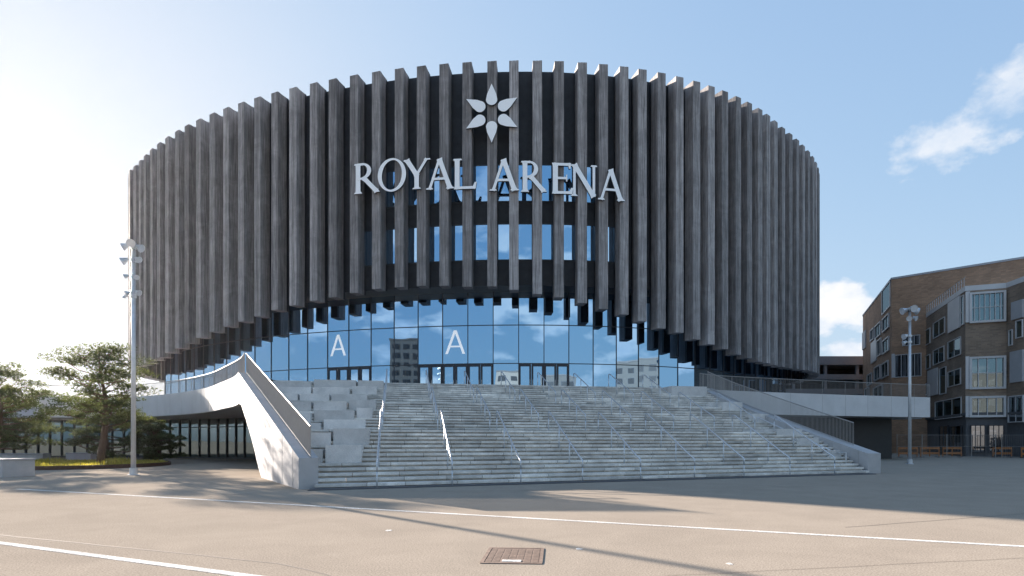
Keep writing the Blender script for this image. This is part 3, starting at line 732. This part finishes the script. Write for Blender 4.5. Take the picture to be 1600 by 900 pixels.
# ------------------------------------------------------------ buildings on the right
def wall_hit(A, B, px):
    k = (px-800)/1000; dx, dy = B[0]-A[0], B[1]-A[1]; t = (k*A[1]-A[0])/(dx-k*dy); return (A[0]+dx*t, A[1]+dy*t)
def facade(root, A, B, z0, z1, mname, th=.4, part='wall'):
    m = MB(); l = math.hypot(B[0]-A[0], B[1]-A[1]); m.face([(*A, z0), (*B, z0), (*B, z1), (*A, z1)], [(0, z0), (l, z0), (l, z1), (0, z1)])
    return m
def facade_window(root, A, B, r, nx=2, ny=1, frame='white_panel', gl='glass_clear', proud=.12, fw=.09, panel=None):
    x0, x1, y0, y1 = r; a, b = wall_hit(A, B, x0), wall_hit(A, B, x1); dm = (a[1]+b[1])/2
    z0, z1 = EYE+(689-y1)/1000*dm, EYE+(689-y0)/1000*dm
    dx, dy = b[0]-a[0], b[1]-a[1]; l = math.hypot(dx, dy); t = (dx/l, dy/l); n = (-t[1], t[0])
    if n[0]*a[0]+n[1]*a[1] < 0: n = (-n[0], -n[1])
    c = ((a[0]+b[0])/2, (a[1]+b[1])/2); m = MB(); hw = l/2
    if panel:
        m.slab(c, t, n, hw, -.16, .02, z0, z1); return m.build('shutter', panel, root)
    for e in (-1, 1): m.slab((c[0]+t[0]*e*(hw-fw/2), c[1]+t[1]*e*(hw-fw/2)), t, n, fw/2, -proud, .03, z0, z1)
    m.slab(c, t, n, hw-fw-.002, -proud+.004, .03, z0, z0+fw); m.slab(c, t, n, hw-fw-.002, -proud+.004, .03, z1-fw, z1)
    for k in range(1, nx): q = -hw+2*hw*k/nx; m.slab((c[0]+t[0]*q, c[1]+t[1]*q), t, n, .035, -proud*.6, .02, z0+fw+.002, z1-fw-.002)
    for k in range(1, ny): zz = z0+(z1-z0)*k/ny; m.slab(c, t, n, hw-fw-.003, -proud*.5, .019, zz-.03, zz+.03)
    w = m.build('window', frame, root); g_ = MB(); g_.slab(c, t, n, hw-fw*.7, -.03, .015, z0+fw*.7, z1-fw*.7); g_.build('pane', gl, w); return w
def prism_walls(root, pts, z0, z1, mname, band=None):
    m = MB(); acc = 0
    for a, b in zip(pts, pts[1:]+pts[:1]):
        l = math.hypot(b[0]-a[0], b[1]-a[1]); m.face([(*a, z0), (*b, z0), (*b, z1), (*a, z1)], [(acc, z0), (acc+l, z0), (acc+l, z1), (acc, z1)]); acc += l
    m.build('wall', mname, root)
def roof_cap(root, pts, z, mname='sheet_grey', h=.35):
    m = MB(); c = (sum(p[0] for p in pts)/len(pts), sum(p[1] for p in pts)/len(pts))
    q = [(c[0]+(p[0]-c[0])*1.004, c[1]+(p[1]-c[1])*1.004) for p in pts]
    m.hexa([(*p, z) for p in q], [(*p, z+h) for p in q]); m.build('roof', mname, root)
A1, A2, A3 = (62.5, 114), (52.2, 88), (62.3, 77.9); A4 = (72, 68)
bA = empty('brick_building', (65, 95, 0)); tag(bA, 'taller plain brown brick block standing behind at the right edge', 'building')
ptsA = [A1, A2, A3, A4, (110, 85), (105, 130)]
prism_walls(bA, ptsA, 0, 23.9, 'brick'); roof_cap(bA, ptsA, 23.9, 'sheet_grey', .25)
for r in ((1380, 1390, 494, 516), (1368, 1377, 506, 527), (1361, 1366, 514, 532), (1380, 1390, 529, 551), (1371.5, 1378, 530, 556), (1378, 1389, 566, 590), (1367, 1376, 572, 594), (1356, 1363, 584, 602), (1352, 1359, 606, 622), (1366, 1380, 603, 622)):
    facade_window(bA, A1, A2, r, 2, 1, fw=.16, proud=.2)
facade_window(bA, A1, A2, (1378.5, 1391.5, 446, 486), 1, 1, fw=.2, gl='glass_clear')
facade_window(bA, A1, A2, (1362, 1370.5, 533, 566), panel='white_panel'); facade_window(bA, A1, A2, (1348.5, 1353.5, 518, 545), panel='sheet_grey')
for r, nx, ny in (((1398, 1440, 553, 589), 4, 1), ((1410, 1438, 524, 540), 3, 1), ((1398, 1440, 628, 655), 3, 1)): facade_window(bA, A2, A3, r, nx, ny, gl='glass_dark')
facade_window(bA, A2, A3, (1393.5, 1398, 553, 590), panel='white_panel')
B0, B1, B2, B3, B4 = (55.6, 86.5), (49.6, 70), (53, 68.6), (52.7, 65.9), (58, 55)
bB = empty('brick_building', (60, 70, 0)); tag(bB, 'lower faceted dark brick building with white framed bay windows and white roof edge', 'building')
ptsB = [B0, B1, B2, B3, B4, (85, 60), (80, 90)]
prism_walls(bB, ptsB, 4.6, 18.1, 'brick_dark')
prism_walls(bB, [(p[0]+.15, p[1]+.1) for p in ptsB], 0, 4.6, 'dark_render')
roof_cap(bB, ptsB, 18.1, 'white_panel', .55)
def bd(A, B, z0, z1, mname='sheet_grey', pr=.14):
    dx, dy = B[0]-A[0], B[1]-A[1]; l = math.hypot(dx, dy); t = (dx/l, dy/l); n = (-t[1], t[0])
    if n[0]*A[0]+n[1]*A[1] < 0: n = (-n[0], -n[1])
    m = MB(); m.slab(((A[0]+B[0])/2, (A[1]+B[1])/2), t, n, l/2, -pr, .05, z0, z1); m.build('ledge', mname, bB)
bd(B0, B1, 4.5, 4.75, 'dark_render', .12); bd(B1, B2, 4.52, 4.8, 'dark_render', .12); bd(B2, B3, 4.5, 4.75, 'dark_render', .12)
for r, nx, ny in (((1459, 1477, 500, 525), 2, 1), ((1440, 1454, 516, 540), 2, 1), ((1482, 1502, 530, 558), 2, 1), ((1459, 1476, 544, 568), 2, 1), ((1441, 1454, 556, 578), 2, 1), ((1482, 1502, 578, 603), 2, 1), ((1469, 1479, 574, 616), 1, 1), ((1462, 1503, 624, 654), 3, 1), ((1441, 1450, 600, 618), 1, 1)):
    facade_window(bB, B0, B1, r, nx, ny, gl='glass_clear')
facade_window(bB, B0, B1, (1451, 1466, 577, 618), panel='white_panel'); facade_window(bB, B0, B1, (1483, 1501, 468, 516), panel='white_panel')
facade_window(bB, B0, B1, (1502, 1507, 462, 508), 1, 1)
for r, nx, ny in (((1514, 1571, 456, 504), 7, 2), ((1514, 1571, 557, 608), 4, 2), ((1514, 1571, 619, 652), 4, 1)):
    facade_window(bB, B1, B2, r, nx, ny, fw=.22, proud=.3, gl='glass_clear')
facade_window(bB, B1, B2, (1508.4, 1515, 456, 504), panel='white_panel'); facade_window(bB, B1, B2, (1508.4, 1514, 557, 608), panel='white_panel'); facade_window(bB, B1, B2, (1508.4, 1514, 619, 652), panel='white_panel')
for r, nx, ny in (((1577, 1583, 515, 540), 1, 1), ((1588, 1599, 500, 528), 1, 1)): facade_window(bB, B2, B3, r, nx, ny)
facade_window(bB, B2, B3, (1580, 1600, 548, 597), panel='sheet_grey'); facade_window(bB, B2, B3, (1582, 1600, 470, 498), panel='sheet_grey')
facade_window(bB, B2, B3, (1576, 1600, 618, 660), 2, 1, gl='glass_dark')
# ground storey glazing of the brick building
for r in ((1468, 1482, 665, 706), (1486, 1503, 665, 706)): facade_window(bB, B0, B1, r, 2, 1, frame='frame_dark', gl='glass_dark')
for r in ((1516, 1540, 664, 707), (1544, 1569, 664, 707)): facade_window(bB, B1, B2, r, 3, 1, frame='frame_dark', gl='glass_dark')
# small roof guard on the lower building
m = MB(); pth = [(*B0, 18.65), (*B1, 18.65)]; rods(m, pth, 1.0, .9, .03); m.tube([(*B0, 19.65), (*B1, 19.65)], .03, 4); m.tube([(*B0, 19.2), (*B1, 19.2)], .02, 4); m.build('roof_railing', 'galvanised', bB)

# car park with open decks
cp = empty('car_park', (60, 125, 0)); tag(cp, 'low concrete car park with long open decks between the arena and brick building', 'car park')
for z0, z1, mm in ((16.0, 17.6, 'concrete_band'), (13.2, 14.2, 'concrete_band'), (10.5, 11.5, 'concrete_band'), (7.8, 8.8, 'concrete_band'), (5.1, 6.1, 'concrete_band'), (0, 1.4, 'concrete_band')):
    m = MB(); m.box((62, 132, (z0+z1)/2), (44, 24, z1-z0)); m.build('deck', mm, cp)
m = MB(); m.box((62, 136, 8), (43, 15, 15.9)); m.build('core', 'deck_core', cp)
for k in range(8):
    m = MB(); m.box((41+k*6, 120.6, 8), (.5, .5, 16)); m.build('column', 'concrete_band', cp)

# fences and barriers in front of the brick building
def fence(a, b, h, label, matn, sp=.16):
    root = empty('mesh_fence', (a[0], a[1], 0)); tag(root, label, 'fence')
    a3, b3 = Vector((*a, 0)), Vector((*b, 0)); l = (b3-a3).length; n = max(1, int(l/2.6))
    for k in range(n+1):
        p = a3.lerp(b3, k/n); m = MB(); m.tube([p, p+Vector((0, 0, h+.08))], .035, 6); m.build('post', matn, root)
    m = MB(); rods(m, [a3+Vector((0, 0, .1)), b3+Vector((0, 0, .1))], h-.1, sp, .008)
    for z_ in (.12, h*.5, h): m.tube([a3+Vector((0, 0, z_)), b3+Vector((0, 0, z_))], .014, 4)
    m.build('mesh_panel', matn, root)
fence((38.5, 64), (49.5, 65.5), 2.3, 'dark steel bar fence in front of the lower brick building', 'rod_metal')
fence((49.9, 65.2), (58, 52.5), 2.3, 'dark steel bar fence at the far right edge of the plaza', 'rod_metal')
bars = [(41.2, 66.6), (43.6, 66.8), (46.0, 66.9), (50.7, 66.2), (51.6, 63.6)]
desc = ['orange plastic barrier behind the fence, nearest the arena', 'orange plastic barrier, second from the arena behind the fence', 'orange plastic barrier just left of the brick bay corner', 'orange plastic barrier just right of the brick bay corner', 'orange plastic barrier at the far right behind the fence']
for (x, y), dsc in zip(bars, desc):
    root = empty('plastic_barrier', (x, y, 0)); tag(root, dsc, 'barrier', 'orange barriers at the brick building')
    m = MB()
    for zc in (.42, .95): m.box((x, y, zc), (2.0, .08, .22))
    for sx in (-.96, 0, .96): m.box((x+sx, y, .58), (.09, .07, 1.0))
    m.build('panel', 'orange_plastic', root)
    for sx in (-.8, .8):
        m = MB(); m.box((x+sx, y, .04), (.2, .6, .08)); m.build('foot', 'dark_render', root)

# ------------------------------------------------------------ planting bed, planters, manhole
bc, br = (-30.5, 43.0), 6.7
ring_ = [(bc[0]+br*math.cos(2*PI*k/64), bc[1]+br*math.sin(2*PI*k/64)) for k in range(64)]
bed = empty('planting_bed', (*bc, 0)); tag(bed, 'round raised bed with dark rusty steel rim and yellow green grass', 'planting bed')
m = MB()
for k in range(64):
    a, b = ring_[k], ring_[(k+1) % 64]; ai, bi = [(bc[0]+(q[0]-bc[0])*.99, bc[1]+(q[1]-bc[1])*.99) for q in (a, b)]
    m.hexa([(*a, 0), (*b, 0), (*bi, 0), (*ai, 0)], [(*a, .24), (*b, .24), (*bi, .24), (*ai, .24)])
m.build('rim', 'rust_steel', bed)
m = MB(); m.face([(bc[0]+(q[0]-bc[0])*.99, bc[1]+(q[1]-bc[1])*.99, .17) for q in ring_]); m.build('soil', 'soil', bed)
m = MB(); rnd = random.Random(3)
for _ in range(9000):
    r_ = br*.97*math.sqrt(rnd.random()); a_ = rnd.random()*2*PI; x, y = bc[0]+r_*math.cos(a_), bc[1]+r_*math.sin(a_)
    h = rnd.uniform(.06, .22)*(1+.9*max(0, math.sin(x*1.3+y*.7))); w = rnd.uniform(.015, .04); q = rnd.random()*PI; dx, dy = math.cos(q)*w, math.sin(q)*w
    m.tn = rnd.uniform(.7, 1.6); lx, ly = rnd.uniform(-.08, .08), rnd.uniform(-.08, .08); m.face([(x-dx, y-dy, .16), (x+dx, y+dy, .16), (x+lx, y+ly, .17+h)])
o = m.build('grass', 'grass_blade', bed); tag(o, kind='stuff')
def planter(px, py, d, w, dp, h, rz, label):
    c = Vector(((px-800)/1000*d, d, 0)); root = empty('concrete_bench', c); tag(root, label, 'bench')
    m = MB(); m.box((c.x, c.y, h/2-.04), (w, dp, h-.08), rz); m.build('block', 'box_grey', root, bevel=.02)
    m = MB(); m.box((c.x, c.y, h-.035), (w+.08, dp+.08, .07), rz); m.build('seat', 'concrete_band', root, bevel=.012)
planter(2, 745, 31.0, 2.4, 1.5, .85, R(-18), 'large grey concrete block bench cut by the left picture edge')
planter(36, 722, 49, 3.4, 1.0, .75, R(6), 'grey concrete bench partly hidden behind the left pine branches')
planter(128, 720, 52, 1.9, 1.0, .75, R(4), 'small pale concrete bench behind the round pine bed')
c = Vector((0.03, 9.5, 0)); mh = empty('manhole_cover', c); tag(mh, 'square rusty iron manhole cover set flush in the plaza', 'manhole cover')
m = MB(); rz = R(-4)
for (dx, dy, sx, sy) in ((0, .62, .86, .07), (0, -.62, .86, .07), (-.41, 0, .05, 1.165), (.41, 0, .05, 1.165)):
    x, y = c.x+dx*math.cos(rz)-dy*math.sin(rz), c.y+dx*math.sin(rz)+dy*math.cos(rz); m.box((x, y, .005), (sx, sy, .01), rz)
m.build('frame', 'iron_cover', mh)
m = MB(); m.box((c.x, c.y, .003), (.765, 1.165, .006), rz); m.build('lid', 'iron_cover', mh)
m = MB()
for ix in range(7):
    for iy in range(10):
        if ix in (2, 3, 4) and iy < 2: continue
        dx, dy = -.33+ix*.11, -.5+iy*.11; x, y = c.x+dx*math.cos(rz)-dy*math.sin(rz), c.y+dx*math.sin(rz)+dy*math.cos(rz); m.box((x, y, .0065), (.085, .085, .004), rz)
m.build('tread_pattern', 'iron_cover', mh)
m = MB(); x, y = c.x+.0-.5*math.sin(-rz), c.y-.47; m.box((x-.0, y, .009), (.27, .13, .008), rz); m.build('plate', 'line_paint', mh)

# flat worn marks on the plaza: small repair patches and pale specks
rnd = random.Random(5)
for (px, py, r, lab) in ((607, 829, .06, 'small pale paint spot on the plaza left of the manhole'), (905, 858, .055, 'small pale paint spot on the plaza right of the manhole'), (1140, 881, .045, 'small pale paint spot near the right front of the plaza')):
    p = G(px, py); m = MB(); pts = [(p.x+r*(.7+.5*rnd.random())*math.cos(2*PI*k/12), p.y+r*1.5*(.7+.5*rnd.random())*math.sin(2*PI*k/12)) for k in range(12)]
    m.hexa([(*q, .0005) for q in pts], [(*q, .004) for q in pts]); tag(m.build('paint_spot', 'line_paint'), lab, 'paint spot', kind='structure')

# ------------------------------------------------------------ trees
def clump(m, c, rx, ry, rz_, n, rnd, size, droop=0, needle=True):
    for _ in range(n):
        while True:
            x, y, z_ = rnd.uniform(-1, 1), rnd.uniform(-1, 1), rnd.uniform(-1, 1)
            if x*x+y*y+z_*z_ < 1: break
        p = Vector((c[0]+x*rx, c[1]+y*ry, c[2]+z_*rz_-droop*(x*x+y*y)))
        m.tn = rnd.uniform(.6, 1.5)
        if needle:
            for _k in range(3):
                d = Vector((rnd.gauss(0, 1), rnd.gauss(0, 1), rnd.uniform(.1, 1.4))).normalized()*size*rnd.uniform(.7, 1.3)
                s_ = d.cross(Vector((rnd.gauss(0, 1), rnd.gauss(0, 1), rnd.gauss(0, 1)))).normalized()*size*.22
                m.face([p-s_, p+s_, p+d])
        else:
            u = Vector((rnd.gauss(0, 1), rnd.gauss(0, 1), rnd.gauss(0, 1))).normalized(); v = u.cross(Vector((rnd.gauss(0, 1), rnd.gauss(0, 1), rnd.gauss(0, 1)))).normalized()
            m.face([p-u*size, p-v*size*.6, p+u*size, p+v*size*.6])
def pine(x, y, h, label, seed, spread, bottom=.28, z0=0, npad=46, lean=(0, 0), group='pines left of the arena', dens=210, size=.135):
    rnd = random.Random(seed); root = empty('pine_tree', (x, y, z0)); tag(root, label, 'pine tree', group)
    tr = []; 
    for k in range(9):
        u = k/8; tr.append(Vector((x+lean[0]*u+.18*math.sin(u*6+seed), y+lean[1]*u+.15*math.cos(u*5+seed), z0+h*.93*u)))
    m = MB(); m.tube(tr, .055*h**.75, 10, .04); trunk = m.build('trunk', 'bark', root, smooth=True)
    lm = MB(); cr = MB()
    def tp(u): u = min(.999, u)*8; i = int(u); return tr[i].lerp(tr[i+1], u-i)
    for k in range(npad):
        u = bottom+(1-bottom)*(k+.5)/npad; u = min(1, u)
        a = k*2.4+rnd.uniform(-.5, .5); prof = math.sin(PI*min(1, (u-bottom)/(1-bottom)*.72+.22))**.7
        r_ = spread*prof*rnd.uniform(.35, 1.05)
        s_ = tp(u*.93); e = Vector((s_.x+math.cos(a)*r_, s_.y+math.sin(a)*r_, z0+h*u+rnd.uniform(-.25, .35)))
        mid = s_.lerp(e, .55)+Vector((0, 0, -.12*r_+rnd.uniform(0, .15)))
        lm.tube([s_, mid, e], .055*(1.3-u)+.02, 5, .012)
        pr = rnd.uniform(.5, .95)*spread*.36
        clump(cr, e, pr*1.25, pr*1.25, pr*.30, int(dens*rnd.uniform(.7, 1.2)), rnd, size, .1)
        for q in range(3):                               # satellite tufts along the limb
            f = mid.lerp(e, rnd.random())+Vector((rnd.uniform(-.6, .6), rnd.uniform(-.6, .6), rnd.uniform(-.1, .35))); lm.tube([mid.lerp(e, .3), f], .018, 4, .008)
            clump(cr, f, pr*.6, pr*.6, pr*.2, int(dens*.28), rnd, size, .1)
    lm.build('limb', 'bark', trunk); cr.build('crown', 'pine_needle', root)
pine(-26.6, 41.6, 7.6, 'tall open pine with layered crown standing in the round grass bed', 11, 3.5, .36, .17, 36, dens=150)
pine(-34.6, 43.0, 6.5, 'broad pine at the left picture edge behind the concrete block', 23, 3.4, .2, 0, 36, dens=170)
pine(-31.5, 49.5, 4.7, 'low bushy pine behind the round bed, between the two taller pines', 31, 3.0, .12, 0, 30, dens=170)
pine(-27.0, 48.6, 3.0, 'small low pine behind the right side of the round bed', 37, 1.9, .12, 0, 26)
pine(-43, 52, 6.0, 'dense pine further back at the left picture edge', 41, 3.8, .1, 0, 34)
def broad(x, y, h, w, label, seed, name='tree', leaf='leaf', n=26, dens=130, group='trees beyond the plaza', size=.28):
    rnd = random.Random(seed); root = empty(name, (x, y, 0)); tag(root, label, 'tree', group)
    m = MB(); top = Vector((x+rnd.uniform(-.4, .4), y, h*.6)); m.tube([Vector((x, y, 0)), Vector((x, y, 0)).lerp(top, .5)+Vector((.1, 0, 0)), top], .03*h+.05, 8, .05)
    cr = MB()
    for k in range(n):
        a = rnd.random()*2*PI; b = rnd.uniform(-.6, 1); rr_ = w*.5*math.sqrt(max(.05, 1-b*b*.8))*rnd.uniform(.4, 1)
        c_ = Vector((x+math.cos(a)*rr_, y+math.sin(a)*rr_, h*.6+b*h*.36)); m.tube([Vector((x, y, h*.28)).lerp(top, rnd.random()), c_], .05, 4, .015)
        q = w*.17*rnd.uniform(.7, 1.3); clump(cr, c_, q*1.2, q*1.2, q*.85, dens, rnd, size, 0, False)
    m.build('trunk', 'bark', root); cr.build('crown', leaf, root)
sides = [(-70, 84, 8.5, 9), (-79, 93, 9.5, 10), (-88, 98, 9, 10), (-96, 104, 9, 11), (-62, 78, 6.0, 7), (-106, 112, 10, 12), (-74, 108, 9, 11), (-86, 118, 10, 12)]
words = ['bushy tree nearest the terrace end in the hazy row at far left', 'tall rounded tree second in the hazy row at far left', 'wide tree third in the hazy row at far left', 'wide tree fourth in the hazy row beyond the left pine',
         'small tree beside the glazed end of the terrace at far left', 'largest tree at the outer end of the far left row', 'tree in the back row at far left, nearer the arena', 'tree in the back row at far left, further from the arena']
for i, ((x, y, h, w), lb) in enumerate(zip(sides, words)): broad(x, y, h, w, lb, 60+i)

# ------------------------------------------------------------ across the street (seen mirrored in the entrance glass)
def apart(x, y, w, d, h, rz, wallm, label, nx, nz, two=False):
    root = empty('apartment_building', (x, y, 0)); tag(root, label, 'building', None)
    m = MB(); m.box((x, y, h/2), (w, d, h), rz); m.build('wall', wallm, root)
    cs, sn = math.cos(rz), math.sin(rz); m2 = MB(); m2.box((x, y, h+.2), (w+.3, d+.3, .4), rz); m2.build('roof', 'dark_render', root)
    for i in range(nx):
        for k in range(nz):
            u = -w/2+w*(i+.5)/nx; zc = 2.2+(h-3)*(k+.5)/nz
            px_, py_ = x+u*cs-(d/2)*sn, y+u*sn+(d/2)*cs
            f = MB(); f.box((px_, py_, zc), (w/nx*.55, .16, (h-3)/nz*.55), rz); wn = f.build('window', 'frame_dark', root)
            q = MB(); q.box((px_, py_, zc), (w/nx*.46, .24, (h-3)/nz*.46), rz); q.build('pane', 'black_metal', wn)
apart(-99, -64, 24, 18, 33, R(-36), 'apartment_wall', 'tall grey apartment tower across the street, mirrored in the left entrance glass', 8, 11)
apart(38, -92, 46, 16, 22, R(14), 'apartment_wall', 'long grey apartment block across the street, mirrored low in the right entrance glass', 12, 6)
apart(-8, -100, 16, 14, 24, R(0), 'apartment_pale', 'pale apartment block across the street, mirrored in the middle doors', 4, 7)
apart(120, -40, 40, 18, 26, R(60), 'apartment_wall', 'grey corner block across the street, mirrored at the right end of the glass', 10, 7)
for i, (x, y, h, w) in enumerate(((70, -60, 10, 9), (82, -52, 11, 9), (95, -20, 10, 9), (-70, -60, 9, 8), (20, -70, 8, 8))):
    broad(x, y, h, w, ['street tree across the road, left of a pair before the long block', 'street tree across the road, right of a pair before the long block', 'street tree across the road beside the grey corner block', 'street tree across the road in front of the grey tower', 'street tree across the road in front of the pale block'][i], 90+i, n=18, dens=90, size=.35)

# ------------------------------------------------------------ thin scattering volume added to stand in for glare from the low sun
GLARE = .00003
hz = MB(); hz.hexa([(-1510, -1510, -1), (1510, -1510, -1), (1510, 2510, -1), (-1510, 2510, -1)], [(-1510, -1510, 38), (1510, -1510, 38), (1510, 2510, 38), (-1510, 2510, 38)])
hm_ = bpy.data.materials.new('haze_air'); hm_.use_nodes = True; n_ = hm_.node_tree.nodes; n_.clear()
ho = n_.new('ShaderNodeOutputMaterial'); hv = n_.new('ShaderNodeVolumePrincipled'); hv.inputs['Color'].default_value = (.95, .95, .95, 1)
hv.inputs['Density'].default_value = GLARE; hv.inputs['Anisotropy'].default_value = .82
hm_.node_tree.links.new(hv.outputs[0], ho.inputs['Volume']); MATS['haze_air'] = hm_
tag(hz.build('haze', 'haze_air'), 'thin evening haze lying over the plaza', None, None, 'stuff')
